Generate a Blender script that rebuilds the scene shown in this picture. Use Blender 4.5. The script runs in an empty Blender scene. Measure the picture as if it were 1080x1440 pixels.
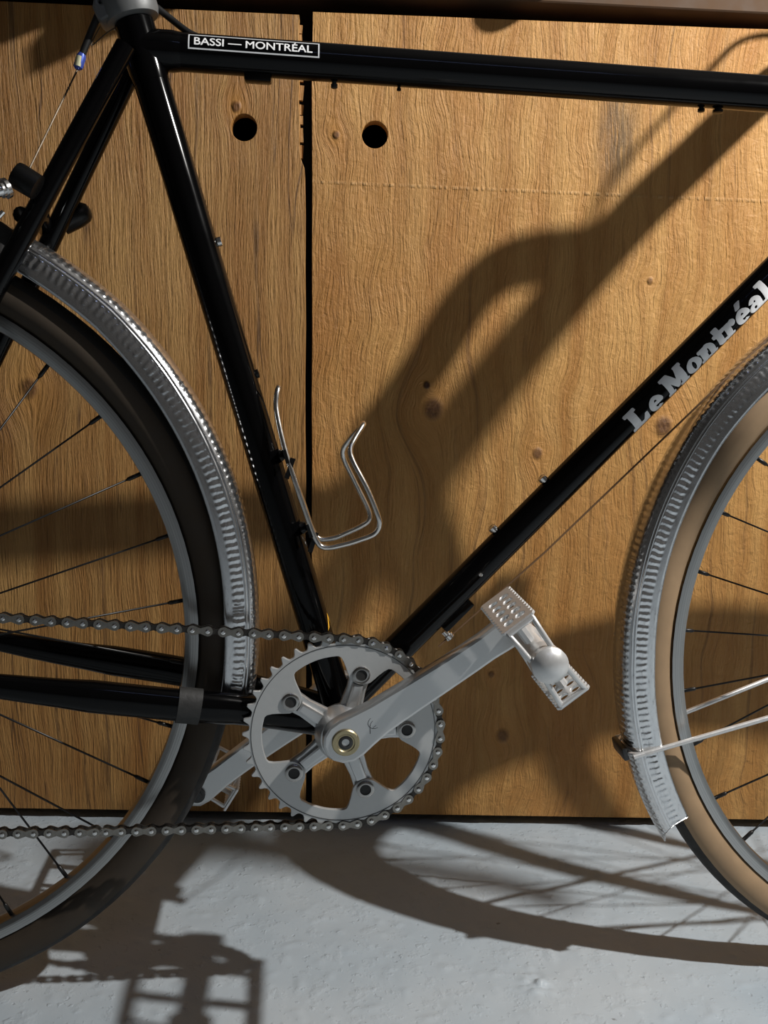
import bpy, bmesh, math, random
import numpy as np
from mathutils import Matrix, Vector, noise as mnoise
random.seed(7)
PI = math.pi
S = bpy.context.scene
C = S.collection

# ------------------------------------------------------------------ camera, world, light, exposure
cd = bpy.data.cameras.new('camera'); cam = bpy.data.objects.new('camera', cd); C.objects.link(cam)
RT = Vector((0.9941, -0.1028, 0.0348)); UP = Vector((-0.0184, 0.1564, 0.9875)); FW = Vector((0.1069, 0.9823, -0.1536))
cam.matrix_world = Matrix(((RT.x, UP.x, -FW.x, 0.0), (RT.y, UP.y, -FW.y, -0.7942), (RT.z, UP.z, -FW.z, 0.5833), (0, 0, 0, 1)))
cd.sensor_fit = 'VERTICAL'; cd.sensor_height = 36.0; cd.lens = 36.0 * 1283.1 / 1440.0
cd.clip_start = 0.05
S.camera = cam
w = bpy.data.worlds.new('world'); S.world = w; w.use_nodes = True
w.node_tree.nodes['Background'].inputs[0].default_value = (0.80, 0.88, 1.0, 1)
w.node_tree.nodes['Background'].inputs[1].default_value = 0.01
ld = bpy.data.lights.new('bare_bulb', 'POINT'); ld.energy = 104; ld.shadow_soft_size = 0.016; ld.color = (1.0, 0.97, 0.93)
lo = bpy.data.objects.new('bare_bulb', ld); C.objects.link(lo); lo.location = (1.0, -0.5, 1.5)
# added cool area light, out of view, for blue glints on the fenders
fd = bpy.data.lights.new('cool_glint_light', 'AREA'); fd.shape = 'RECTANGLE'; fd.size = 1.2; fd.size_y = 0.07; fd.energy = 2.0; fd.color = (0.42, 0.54, 1.0)
fo = bpy.data.objects.new('cool_glint_light', fd); C.objects.link(fo); fo.location = (0.6, -2.2, 2.6)
S.view_settings.view_transform = 'Standard'; S.view_settings.look = 'None'
S.view_settings.exposure = 0.0; S.view_settings.gamma = 1.0; S.view_settings.use_curve_mapping = False

# ------------------------------------------------------------------ material helpers
class NT:
    def __init__(s, name):
        s.m = bpy.data.materials.new(name); s.m.use_nodes = True; s.t = s.m.node_tree; s.n = s.t.nodes; s.b = s.n['Principled BSDF']
    def node(s, typ, **kw):
        n = s.n.new(typ)
        for k, v in kw.items():
            if k.startswith('i_'):
                key = k[2:]; key = int(key) if key.isdigit() else key.replace('_', ' ')
                s.put(n.inputs[key], v)
            else: setattr(n, k, v)
        return n
    def put(s, sock, v):
        if isinstance(v, bpy.types.NodeSocket): s.t.links.new(v, sock)
        else: sock.default_value = v
    def math(s, op, a, b=0.0, c=None, clamp=False):
        n = s.node('ShaderNodeMath', operation=op, use_clamp=clamp); s.put(n.inputs[0], a); s.put(n.inputs[1], b)
        if c is not None: s.put(n.inputs[2], c)
        return n.outputs[0]
    def mix(s, f, a, b, blend='MIX'):
        n = s.node('ShaderNodeMix', data_type='RGBA', blend_type=blend); s.put(n.inputs[0], f); s.put(n.inputs[6], a); s.put(n.inputs[7], b); return n.outputs[2]
    def rng(s, v, a, b, c=0.0, d=1.0, smooth=True):
        n = s.node('ShaderNodeMapRange', interpolation_type='SMOOTHSTEP' if smooth else 'LINEAR')
        for i, q in enumerate((v, a, b, c, d)): s.put(n.inputs[i], q)
        return n.outputs[0]
    def noise(s, vec, scale, detail=4, rough=0.55, dist=0.0):
        n = s.node('ShaderNodeTexNoise'); s.put(n.inputs['Vector'], vec); s.put(n.inputs['Scale'], scale); s.put(n.inputs['Detail'], detail)
        s.put(n.inputs['Roughness'], rough); s.put(n.inputs['Distortion'], dist); return n.outputs[0]
    def xyz(s, x, y, z):
        n = s.node('ShaderNodeCombineXYZ'); s.put(n.inputs[0], x); s.put(n.inputs[1], y); s.put(n.inputs[2], z); return n.outputs[0]
    def sep(s, v):
        n = s.node('ShaderNodeSeparateXYZ'); s.put(n.inputs[0], v); return n.outputs
    def bump(s, h, strength, dist, prev=None):
        n = s.node('ShaderNodeBump'); s.put(n.inputs['Strength'], strength); s.put(n.inputs['Distance'], dist); s.put(n.inputs['Height'], h)
        if prev is not None: s.put(n.inputs['Normal'], prev)
        return n.outputs[0]
    def set(s, **kw):
        for k, v in kw.items(): s.put(s.b.inputs[k.replace('_', ' ')], v)
        return s.m

def mat(name, col, rough=0.5, metal=0.0, var=0.12, scale=60.0, bump=0.0, coat=0.0, spec=None):
    q = NT(name); tc = q.node('ShaderNodeTexCoord').outputs['Object']
    f = q.noise(tc, scale, 5)
    lo_ = tuple(c * (1 - var) for c in col) + (1,); hi_ = tuple(min(1, c * (1 + var)) for c in col) + (1,)
    q.set(Base_Color=q.mix(f, lo_, hi_), Roughness=q.rng(f, 0.2, 0.8, max(0.02, rough * 0.85), min(1, rough * 1.15)), Metallic=metal)
    if spec is not None: q.set(Specular_IOR_Level=spec)
    if coat: q.set(Coat_Weight=coat, Coat_Roughness=0.06)
    if bump: q.set(Normal=q.bump(f, bump, 0.0006))
    return q.m

M = {}
M['black_paint'] = mat('black_gloss_paint', (0.0014, 0.0014, 0.0016), 0.12, 0.0, 0.2, 40, spec=0.2)
M['white_print'] = mat('white_print', (0.94, 0.95, 0.96), 0.45, 0, 0.05)
M['silver_print'] = mat('silver_print', (0.62, 0.64, 0.66), 0.4, 0.0, 0.1, 300)
M['alloy'] = mat('satin_alloy', (0.60, 0.61, 0.61), 0.40, 1.0, 0.06, 150)
M['ring_alloy'] = mat('brushed_chainring_alloy', (0.52, 0.53, 0.525), 0.44, 0.45, 0.07, 200)
M['arm_alloy'] = mat('polished_crank_alloy', (0.56, 0.57, 0.57), 0.33, 0.75, 0.06, 120)
M['polished'] = mat('polished_alloy', (0.75, 0.75, 0.74), 0.2, 1.0, 0.06, 120)
M['cage_steel'] = mat('stainless_wire', (0.72, 0.70, 0.66), 0.22, 1.0, 0.08, 200)
M['chain_steel'] = mat('oiled_chain_steel', (0.25, 0.235, 0.21), 0.30, 0.95, 0.35, 260)
M['chain_inner'] = mat('oiled_chain_inner', (0.055, 0.050, 0.045), 0.40, 0.85, 0.35, 260)
M['dark_steel'] = mat('dark_steel', (0.06, 0.06, 0.06), 0.4, 0.8, 0.2, 200)
M['bolt_steel'] = mat('bolt_steel', (0.40, 0.39, 0.375), 0.25, 1.0, 0.15, 300)
M['black_spoke'] = mat('black_spoke', (0.012, 0.012, 0.012), 0.35, 0.3)
M['rubber'] = mat('black_rubber', (0.016, 0.015, 0.014), 0.75, 0, 0.3, 120, bump=0.4)
M['dark_sidewall'] = mat('dark_brown_sidewall', (0.040, 0.028, 0.017), 0.75, 0, 0.35, 45, bump=0.3)  # darker brown sidewall, rear tyre only
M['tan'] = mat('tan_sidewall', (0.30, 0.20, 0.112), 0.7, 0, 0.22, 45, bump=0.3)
M['black_plastic'] = mat('black_plastic', (0.004, 0.004, 0.004), 0.3, 0, 0.2, spec=0.3)
M['matte_black'] = mat('black_tape_and_socket_shade', (0.022, 0.022, 0.021), 0.62, 0, 0.35, 220, bump=0.6)
M['brass'] = mat('brass_ring', (0.42, 0.36, 0.22), 0.35, 0.9, 0.15, 300)
M['grey_collar'] = mat('grey_collar_alloy', (0.15, 0.155, 0.155), 0.5, 0.35, 0.15, 150)
M['yellow'] = mat('yellow_sticker', (0.72, 0.38, 0.03), 0.5)
M['blue_tip'] = mat('blue_ferrule', (0.05, 0.09, 0.42), 0.35, 0.3)
M['pale_tip'] = mat('pale_ferrule', (0.62, 0.62, 0.42), 0.35, 0.3)
M['housing'] = mat('black_cable_housing', (0.010, 0.010, 0.010), 0.45)
M['bare_cable'] = mat('bare_cable_wire', (0.10, 0.075, 0.05), 0.5, 0.5)
M['brown_cable'] = mat('brown_coated_cable', (0.16, 0.085, 0.035), 0.6)
M['pedal_alloy'] = mat('bright_cast_alloy', (0.70, 0.70, 0.69), 0.34, 0.5, 0.08, 250)
M['leather'] = mat('dark_leather', (0.05, 0.03, 0.02), 0.5, 0, 0.3, 80, bump=0.4)
M['wall_paint'] = mat('grey_wall_paint', (0.085, 0.08, 0.075), 0.9, 0, 0.08, 3)
M['ceiling_paint'] = mat('ceiling_paint', (0.10, 0.095, 0.09), 0.9, 0, 0.08, 3)
M['dark_wood'] = mat('dark_stained_wood', (0.085, 0.046, 0.022), 0.8, 0, 0.4, 30, bump=0.5)
M['interior'] = mat('cabinet_interior', (0.02, 0.014, 0.009), 0.85, 0, 0.3, 30)
M['cardboard'] = mat('brown_cardboard', (0.22, 0.13, 0.06), 0.85, 0, 0.15, 60)

def rim_material():
    q = NT('machined_rim'); uv = q.sep(q.node('ShaderNodeTexCoord').outputs['Object'])
    r = q.math('SQRT', q.math('ADD', q.math('MULTIPLY', uv[0], uv[0]), q.math('MULTIPLY', uv[2], uv[2])))
    f = q.noise(q.xyz(q.math('MULTIPLY', r, 900.0), 0.0, 0.0), 1.0, 3)
    return q.set(Base_Color=q.mix(f, (0.22, 0.22, 0.215, 1), (0.62, 0.62, 0.61, 1)), Metallic=1.0, Roughness=0.33, Normal=q.bump(f, 0.4, 0.0005))
M['rim'] = rim_material()

def fender_material():
    q = NT('hammered_aluminium'); tc = q.node('ShaderNodeTexCoord').outputs['UV']; s = q.sep(tc)
    u, v = s[0], s[1]                                   # metres along the fender, metres across from its crown
    av = q.math('ABSOLUTE', v)
    mid_band = q.math('SUBTRACT', 1.0, q.rng(av, 0.0180, 0.0205))
    side_band = q.math('MULTIPLY', q.rng(av, 0.0262, 0.0275), q.math('SUBTRACT', 1.0, q.rng(av, 0.0345, 0.0380)))
    band = q.math('ADD', mid_band, side_band)
    j = q.noise(q.xyz(q.math('MULTIPLY', u, 60.0), q.math('MULTIPLY', v, 160.0), 0.0), 1.0, 3)
    uu = q.math('ADD', u, q.math('MULTIPLY', j, 0.0034))
    wv = q.math('SINE', q.math('MULTIPLY', uu, 2 * PI / 0.0063))
    vor = q.node('ShaderNodeTexVoronoi', feature='SMOOTH_F1'); q.put(vor.inputs['Vector'], q.xyz(q.math('MULTIPLY', u, 170.0), q.math('MULTIPLY', v, 105.0), 0.0)); q.put(vor.inputs['Scale'], 1.0)
    h = q.math('MULTIPLY', q.math('ADD', q.math('MULTIPLY', wv, 0.5), q.math('MULTIPLY', vor.outputs['Distance'], 0.9)), band)
    grime = q.noise(q.xyz(q.math('MULTIPLY', u, 90.0), q.math('MULTIPLY', v, 300.0), 0.0), 1.0, 5, 0.7)
    col = q.mix(q.rng(grime, 0.5, 0.8), (0.70, 0.71, 0.72, 1), (0.40, 0.40, 0.41, 1))
    amp = q.rng(q.noise(q.xyz(q.math('MULTIPLY', u, 22.0), q.math('MULTIPLY', v, 40.0), 2.0), 1.0, 2), 0.3, 0.7, 0.45, 1.0)
    n1 = q.bump(q.math('MULTIPLY', h, amp), 0.6, 0.0009); n2 = q.bump(grime, 0.07, 0.0006, n1)
    return q.set(Base_Color=col, Metallic=0.97, Roughness=q.rng(grime, 0.3, 0.8, 0.15, 0.31), Normal=n2)
M['fender'] = fender_material()

KNOTS = [(.176, .539, .0125, 1.0), (.461, .527, .0115, 1.0), (.307, .489, .0065, 0.9), (-.065, .876, .0055, 0.9), (.284, .123, .0085, 0.8),
         (.050, .850, .0042, 0.9), (-.307, .548, .011, 0.9), (.167, .567, .0042, 1.3), (.265, .205, .004, 0.8), (.43, .70, .004, 0.7)]
def wood_material(name, knots, seed, figure, tilt=0.022, calm=0.0):
    q = NT(name); p = q.sep(q.node('ShaderNodeTexCoord').outputs['Object'])
    z = p[2]; x = q.math('ADD', p[0], q.math('MULTIPLY', z, tilt))
    px = p[0]
    tone = lambda r, g, b: tuple(c * (0.80 + 0.22 * calm) for c in (r, g, b)) + (1,)
    dx = None; dark = None; halo = None
    for kx, kz, r, amt in knots:
        d = q.node('ShaderNodeVectorMath', operation='DISTANCE'); q.put(d.inputs[0], q.xyz(px, 0.0, q.math('MULTIPLY', z, 0.85))); d.inputs[1].default_value = (kx, 0, kz * 0.85)
        d = d.outputs['Value']
        h = q.rng(d, r * 0.5, r * 4.6, 1.0, 0.0); off = q.math('MULTIPLY', q.math('SUBTRACT', px, kx), q.rng(d, r * 0.4, r * 6.0, 1.0, 0.0))
        k = q.math('MULTIPLY', q.rng(d, r * 0.45, r * 1.25, 1.0, 0.0), amt)
        dx = off if dx is None else q.math('ADD', dx, off)
        dark = k if dark is None else q.math('MAXIMUM', dark, k)
        halo = h if halo is None else q.math('MAXIMUM', halo, h)
    gx = q.math('SUBTRACT', x, q.math('MULTIPLY', dx, 0.75))
    sx = q.math('ADD', gx, seed)
    wob = q.noise(q.xyz(q.math('MULTIPLY', sx, 5.0), 0.0, q.math('MULTIPLY', z, 3.0)), 1.0, 3)
    gx2 = q.math('ADD', sx, q.math('MULTIPLY', wob, figure))
    # broad early / late wood bands
    bands = q.noise(q.xyz(q.math('MULTIPLY', gx2, 42.0), 0.0, q.math('MULTIPLY', z, 2.2)), 1.0, 3, 0.5)
    # fine raised grain, much longer than wide
    fine = q.noise(q.xyz(q.math('MULTIPLY', gx2, 330.0), 0.0, q.math('MULTIPLY', z, 17.0)), 1.0, 4, 0.62)
    pores = q.noise(q.xyz(q.math('MULTIPLY', gx2, 620.0), 3.0, q.math('MULTIPLY', z, 42.0)), 1.0, 3, 0.6)
    blot = q.noise(q.xyz(q.math('MULTIPLY', sx, 7.0), 5.0, q.math('MULTIPLY', z, 5.0)), 1.0, 4, 0.6)
    streak = q.rng(q.noise(q.xyz(q.math('MULTIPLY', gx2, 105.0), 9.0, q.math('MULTIPLY', z, 1.3)), 1.0, 2), 0.615, 0.72)
    col = q.mix(q.rng(bands, 0.33 - .14 * calm, 0.68 + .14 * calm), tone(0.395, 0.183, 0.044), tone(0.595, 0.333, 0.107))
    col = q.mix(q.math('MULTIPLY', q.rng(blot, 0.42, 0.72), 0.55), col, tone(0.39, 0.160, 0.034))
    col = q.mix(q.math('MULTIPLY', q.rng(fine, 0.52, 0.72), 0.66 - .40 * calm), col, (0.17, 0.080, 0.026, 1))
    col = q.mix(q.math('MULTIPLY', streak, 0.70 - .25 * calm), col, (0.115, 0.058, 0.022, 1))
    crk = q.noise(q.xyz(q.math('MULTIPLY', gx2, 21.0), 13.0, q.math('MULTIPLY', z, 0.9)), 1.0, 2, 0.5)
    crk = q.math('MULTIPLY', q.rng(q.math('ABSOLUTE', q.math('SUBTRACT', q.math('FRACT', q.math('MULTIPLY', crk, 5.0)), 0.5)), 0.0, 0.035, 1.0, 0.0), q.rng(blot, 0.40, 0.60))
    col = q.mix(q.math('MULTIPLY', crk, 0.75 - .50 * calm), col, (0.055, 0.026, 0.010, 1))
    col = q.mix(q.math('MULTIPLY', halo, 0.45), col, (0.46, 0.22, 0.055, 1))
    rings = q.noise(q.xyz(q.math('MULTIPLY', px, 300.0), 0.0, q.math('MULTIPLY', z, 300.0)), 1.0, 3)
    col = q.mix(q.math('MULTIPLY', q.math('MULTIPLY', dark, q.rng(rings, 0.2, 0.7, 0.75, 1.0)), 0.92, clamp=True), col, (0.070, 0.024, 0.008, 1))
    # a scuffed repair line across the sheet and a grey smear near its top
    seam = q.math('MULTIPLY', q.rng(q.math('ABSOLUTE', q.math('SUBTRACT', z, 0.797)), 0.0004, 0.0028, 1.0, 0.0), q.rng(q.noise(q.xyz(q.math('MULTIPLY', px, 160.0), 0, 0), 1.0, 3), 0.42, 0.62))
    col = q.mix(q.math('MULTIPLY', seam, 0.25 * calm), col, (0.60, 0.44, 0.24, 1))
    sm = q.node('ShaderNodeVectorMath', operation='DISTANCE'); q.put(sm.inputs[0], q.xyz(q.math('MULTIPLY', px, 2.6), 0.0, z)); sm.inputs[1].default_value = (0.378 * 2.6, 0, 0.865)
    smear = q.math('MULTIPLY', q.rng(sm.outputs['Value'], 0.02, 0.095, 1.0, 0.0), q.rng(fine, 0.30, 0.58))
    col = q.mix(q.math('MULTIPLY', smear, 0.8), col, (0.115, 0.078, 0.042, 1))
    hgt = q.math('ADD', q.math('MULTIPLY', fine, 1.0), q.math('MULTIPLY', pores, 0.55))
    hgt = q.math('ADD', hgt, q.math('MULTIPLY', bands, 0.5)); hgt = q.math('ADD', hgt, q.math('MULTIPLY', seam, 0.45 * calm))
    hgt = q.math('ADD', hgt, q.math('MULTIPLY', dark, 0.7))
    crumple = q.noise(q.xyz(q.math('MULTIPLY', gx2, 120.0), 7.0, q.math('MULTIPLY', z, 95.0)), 1.0, 4, 0.6, 0.6)
    hgt = q.math('ADD', hgt, q.math('MULTIPLY', crumple, 0.75 * calm))
    n = q.bump(hgt, 1.0, 0.0028 - .0004 * calm)
    return q.set(Base_Color=col, Roughness=q.rng(fine, 0.3, 0.7, 0.52, 0.72), Normal=n)
M['plywood_left'] = wood_material('plywood_straight_grain', [k for k in KNOTS if k[0] < 0.02], 3.3, 0.035)
M['plywood_right'] = wood_material('plywood_swirled_grain', [k for k in KNOTS if k[0] > 0.02], 1.7, 0.09, calm=1.0)

def floor_material():
    q = NT('grey_painted_concrete'); tc = q.node('ShaderNodeTexCoord').outputs['Object']; p = q.sep(tc)
    a = q.noise(tc, 5.0, 4); b = q.noise(tc, 38.0, 5, 0.6); c = q.noise(tc, 190.0, 4, 0.6); e = q.noise(tc, 70.0, 3)
    col = q.mix(q.rng(a, 0.3, 0.7), (0.405, 0.475, 0.530, 1), (0.475, 0.530, 0.570, 1))
    col = q.mix(q.math('MULTIPLY', q.rng(b, 0.5, 0.8), 0.3), col, (0.37, 0.415, 0.455, 1))
    col = q.mix(q.math('MULTIPLY', q.rng(e, 0.72, 0.78), 0.7), col, (0.14, 0.14, 0.14, 1))
    lumps = q.rng(b, 0.52, 0.70)
    grit = q.rng(q.noise(tc, 115.0, 3), 0.60, 0.74); pits = q.rng(q.noise(tc, 82.0, 2), 0.24, 0.33, -1.0, 0.0)
    h = q.math('ADD', q.math('MULTIPLY', lumps, 0.8), q.math('MULTIPLY', c, 0.22)); h = q.math('ADD', h, q.math('MULTIPLY', grit, 0.8)); h = q.math('ADD', h, pits); h = q.math('ADD', h, q.math('MULTIPLY', a, 2.0))
    return q.set(Base_Color=col, Roughness=q.rng(b, 0.3, 0.7, 0.36, 0.55), Normal=q.bump(h, 0.5, 0.0016), Specular_IOR_Level=0.4)
M['floor'] = floor_material()

# ------------------------------------------------------------------ object helpers
WL = {}                                                   # world position of each Empty of the bicycle
def empty(name, loc, parent=None):
    o = bpy.data.objects.new(name, None); C.objects.link(o); o.empty_display_size = 0.05
    loc = Vector(loc); o.location = loc - WL[parent.name] if parent else loc
    if parent: o.parent = parent
    WL[o.name] = loc
    return o
def link(name, me, material, parent=None, smooth=40):
    if material is not None and len(me.materials) == 0: me.materials.append(material)
    if smooth:
        for p in me.polygons: p.use_smooth = True
        me.set_sharp_from_angle(angle=math.radians(smooth))
    o = bpy.data.objects.new(name, me); C.objects.link(o)
    if parent is not None:
        o.parent = parent
        base = parent
        if parent.name in WL: o.matrix_parent_inverse = Matrix.Translation(-WL[parent.name])
        WL.setdefault(o.name, Vector((0, 0, 0)))
    else: WL[o.name] = Vector((0, 0, 0))
    return o
def tag(o, label=None, cat=None, group=None, kind=None):
    for k, v in (('label', label), ('category', cat), ('group', group), ('kind', kind)):
        if v: o[k] = v
    return o
def bm_mesh(name, bm):
    bmesh.ops.recalc_face_normals(bm, faces=bm.faces)
    me = bpy.data.meshes.new(name); bm.to_mesh(me); bm.free(); return me
def add_box(bm, c, s, rot=None):
    r = bmesh.ops.create_cube(bm, size=1.0); m = Matrix.Translation(c) @ (rot.to_4x4() if rot else Matrix()) @ Matrix.Diagonal((s[0], s[1], s[2], 1))
    bmesh.ops.transform(bm, matrix=m, verts=r['verts']); return r['verts']
def bevel_all(bm, w, seg=2):
    bmesh.ops.bevel(bm, geom=bm.edges[:], offset=w, segments=seg, affect='EDGES', profile=0.5)
def catmull(pts, n=8, closed=False):
    P = [Vector(p) for p in pts]; out = []; N = len(P)
    for i in range(N if closed else N - 1):
        if closed: a, b, c, d = P[i - 1], P[i], P[(i + 1) % N], P[(i + 2) % N]
        else: a, b, c, d = P[max(i - 1, 0)], P[i], P[i + 1], P[min(i + 2, N - 1)]
        for k in range(n):
            t = k / n
            out.append(0.5 * ((2 * b) + (c - a) * t + (2 * a - 5 * b + 4 * c - d) * t * t + (3 * b - a - 3 * c + d) * t ** 3))
    if not closed: out.append(P[-1])
    return out
def add_sweep(bm, pts, r, seg=12, closed=False, flat=None):
    P = [Vector(p) for p in pts]; N = len(P)
    R = r if isinstance(r, (list, tuple)) else [r] * N
    T = []
    for i in range(N):
        a = P[i - 1] if (i > 0 or closed) else P[i]; b = P[(i + 1) % N] if (i < N - 1 or closed) else P[i]
        T.append((b - a).normalized())
    up = Vector((0, 1, 0)) if abs(T[0].y) < 0.9 else Vector((1, 0, 0))
    nrm = (up - T[0] * up.dot(T[0])).normalized(); rings = []
    for i in range(N):
        nrm = (nrm - T[i] * nrm.dot(T[i])).normalized(); bi = T[i].cross(nrm)
        ring = []
        for k in range(seg):
            a = 2 * PI * k / seg; rr = R[i]; fy = 1.0 if flat is None else flat
            ring.append(bm.verts.new(P[i] + nrm * math.cos(a) * rr * fy + bi * math.sin(a) * rr))
        rings.append(ring)
    for i in range(N if closed else N - 1):
        A, B = rings[i], rings[(i + 1) % N]
        for k in range(seg): bm.faces.new((A[k], A[(k + 1) % seg], B[(k + 1) % seg], B[k]))
    if not closed: bm.faces.new(rings[0]); bm.faces.new(rings[-1])
def tube(name, pts, r, m, parent, seg=16, closed=False, flat=None):
    bm = bmesh.new(); add_sweep(bm, pts, r, seg, closed, flat); return link(name, bm_mesh(name, bm), m, parent)
def add_lathe(bm, prof, c, axis='Y', seg=32, closed=False):
    # prof: (radius, height along axis); optionally a closed section (torus like)
    rings = []
    for r, h in prof:
        ring = []
        for k in range(seg):
            a = 2 * PI * k / seg
            v = (r * math.cos(a), h, r * math.sin(a)) if axis == 'Y' else (r * math.cos(a), r * math.sin(a), h)
            ring.append(bm.verts.new(Vector(c) + Vector(v)))
        rings.append(ring)
    n = len(rings)
    for i in range(n if closed else n - 1):
        A, B = rings[i], rings[(i + 1) % n]
        for k in range(seg): bm.faces.new((A[k], A[(k + 1) % seg], B[(k + 1) % seg], B[k]))
    if not closed: bm.faces.new(rings[0]); bm.faces.new(rings[-1])
def lathe(name, prof, c, m, parent, axis='Y', seg=32, closed=False):
    bm = bmesh.new(); add_lathe(bm, prof, c, axis, seg, closed); return link(name, bm_mesh(name, bm), m, parent)
def aim(d):                                                # rotation taking +Z onto d
    return Vector((0, 0, 1)).rotation_difference(Vector(d).normalized()).to_matrix()
def add_cyl(bm, a, b, r, seg=16, r2=None):
    add_sweep(bm, [a, b], [r, r if r2 is None else r2], seg)
def plate_mesh(name, loops, y0, y1, bevel=0.0, ox=0.0, oz=0.0):
    # outline loops (first = outer, rest = holes) in X-Z, solid between Y=y0 and y1
    cu = bpy.data.curves.new(name, 'CURVE'); cu.dimensions = '2D'; cu.fill_mode = 'BOTH'
    for lp in loops:
        sp = cu.splines.new('POLY'); sp.points.add(len(lp) - 1); sp.use_cyclic_u = True
        for i, (x, z) in enumerate(lp): sp.points[i].co = (x + ox, z + oz, 0, 1)
    th = abs(y1 - y0) / 2; cu.extrude = max(th - bevel, 1e-5)
    if bevel: cu.bevel_depth = bevel; cu.bevel_resolution = 1; cu.offset = -bevel
    o = bpy.data.objects.new(name, cu); C.objects.link(o)
    me = bpy.data.meshes.new_from_object(o.evaluated_get(bpy.context.evaluated_depsgraph_get()))
    bpy.data.objects.remove(o); bpy.data.curves.remove(cu)
    ym = (y0 + y1) / 2
    me.transform(Matrix(((1, 0, 0, 0), (0, 0, -1, ym), (0, 1, 0, 0), (0, 0, 0, 1))))
    me.name = name
    return me
def plate(name, loops, y0, y1, m, parent, bevel=0.0, ox=0.0, oz=0.0):
    return link(name, plate_mesh(name, loops, y0, y1, bevel, ox, oz), m, parent, 35)
def circ(cx, cz, r, n=28, a0=0.0): return [(cx + r * math.cos(a0 + 2 * PI * k / n), cz + r * math.sin(a0 + 2 * PI * k / n)) for k in range(n)]

# ------------------------------------------------------------------ the setting
def slab(name, lo_, hi_, m):
    bm = bmesh.new(); add_box(bm, [(a + b) / 2 for a, b in zip(lo_, hi_)], [b - a for a, b in zip(lo_, hi_)])
    return tag(link(name, bm_mesh(name, bm), m, None, 0), kind='structure')
XA, XB, YA, YB, ZC = -2.3, 2.3, -2.7, 0.97, 2.65
def build_floor():
    # a fine grid where the camera looks (with the lump and pits of the paint), coarse beyond it
    bm = bmesh.new()
    xs = [XA, -1.2] + [-0.5 + 0.003 * i for i in range(401)] + [1.3, XB]
    ys = [YA, -1.2] + [-0.16 + 0.003 * i for i in range(201)] + [YB]
    V = []
    for y in ys:
        row = []
        for x in xs:
            h = 0.0
            if -0.5 <= x <= 0.7 and -0.16 <= y <= 0.44:
                h = 0.0011 * (mnoise.noise((x * 26, y * 26, 1)) - 0.4)
                d = math.hypot(x - 0.250, (y + 0.012) * 0.9)
                h += 0.0075 * math.exp(-(d / 0.0125) ** 2) * (0.55 + 1.5 * mnoise.noise((x * 120, y * 150, 4)))
                h += 0.0014 * max(0, mnoise.noise((x * 70, y * 70, 9)) - 0.25) / 0.5
                e = min(1, max(0, min(x + 0.5, 0.7 - x, y + 0.16, 0.44 - y) / 0.03)); h *= e
            row.append(bm.verts.new((x, y, min(h, 0.008) - 0.0006)))
        V.append(row)
    for j in range(len(ys) - 1):
        for i in range(len(xs) - 1): bm.faces.new((V[j][i], V[j][i + 1], V[j + 1][i + 1], V[j + 1][i]))
    return tag(link('floor', bm_mesh('floor', bm), M['floor'], None, 180), kind='structure')
build_floor()
slab('ceiling', (XA, YA, ZC), (XB, YB, ZC + .05), M['ceiling_paint'])
slab('wall_back', (XA, YB, 0), (XB, YB + .05, ZC), M['wall_paint'])
slab('wall_front', (XA, YA - .05, 0), (XB, YA, ZC), M['wall_paint'])
slab('wall_left', (XA - .05, YA, 0), (XA, YB, ZC), M['wall_paint'])
slab('wall_right', (XB, YA, 0), (XB + .05, YB, ZC), M['wall_paint'])

# ------------------------------------------------------------------ plywood cabinet and worktop (own frame: x along the front, y into it)
TH = math.atan(-0.0671)
cab = bpy.data.objects.new('plywood_cabinet', None); C.objects.link(cab); cab.location = (0, 0.3193, 0); cab.rotation_euler = (0, 0, TH)
tag(cab, 'low plywood workbench cabinet with two raw plywood doors behind the bicycle', 'cabinet')
def cab_part(name, me, m, smooth=0, parent=cab):
    if len(me.materials) == 0: me.materials.append(m)
    o = bpy.data.objects.new(name, me); C.objects.link(o); o.parent = parent; return o
def gx(z): return 0.0335 - 0.0192 * z / 0.85              # the doors' meeting edge leans slightly
BZ = 0.013
# left door: right edge splintered near the top
e = []
rs = random.Random(3)
for k in range(13): e.append((gx(BZ + k * 0.062) - 0.0002 + rs.uniform(-.0006, .0006), BZ + k * 0.062))
e += [(gx(.80) - .0004, .80), (gx(.812) - .0012, .812), (gx(.823) - .0055, .823), (gx(.84) - .0068, .84), (gx(.86) - .0062, .86), (gx(.885) - .0075, .885),
      (gx(.91) - .0066, .91), (gx(.94) - .0074, .94), (gx(.976) - .0070, .9775)]
left = [(-1.15, BZ)] + e + [(-1.15, .972)]
dl = cab_part('door', plate_mesh('door', [left, circ(-.0562, .8534, .0150, 28)], 0.0, 0.018, 0.0006), M['plywood_left'])
tag(dl, 'plywood door with a splintered upper edge and a round finger hole')
def er(z): return gx(z) + 0.0075 + rs.uniform(-.0005, .0005)
right = [(er(BZ), BZ), (1.05, BZ), (1.05, .999)] + [(0.5, .9868), (0.2, .9835), (er(.98) + .001, .9815)] + [(er(.9 - .06 * k), .9 - .06 * k) for k in range(14)]
dr = cab_part('door', plate_mesh('door', [right, circ(.0945, .8521, .0152, 28)], 0.0, 0.018, 0.0006), M['plywood_right'])
tag(dr, 'plywood door with swirled grain, dark knots and a round finger hole')
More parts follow.
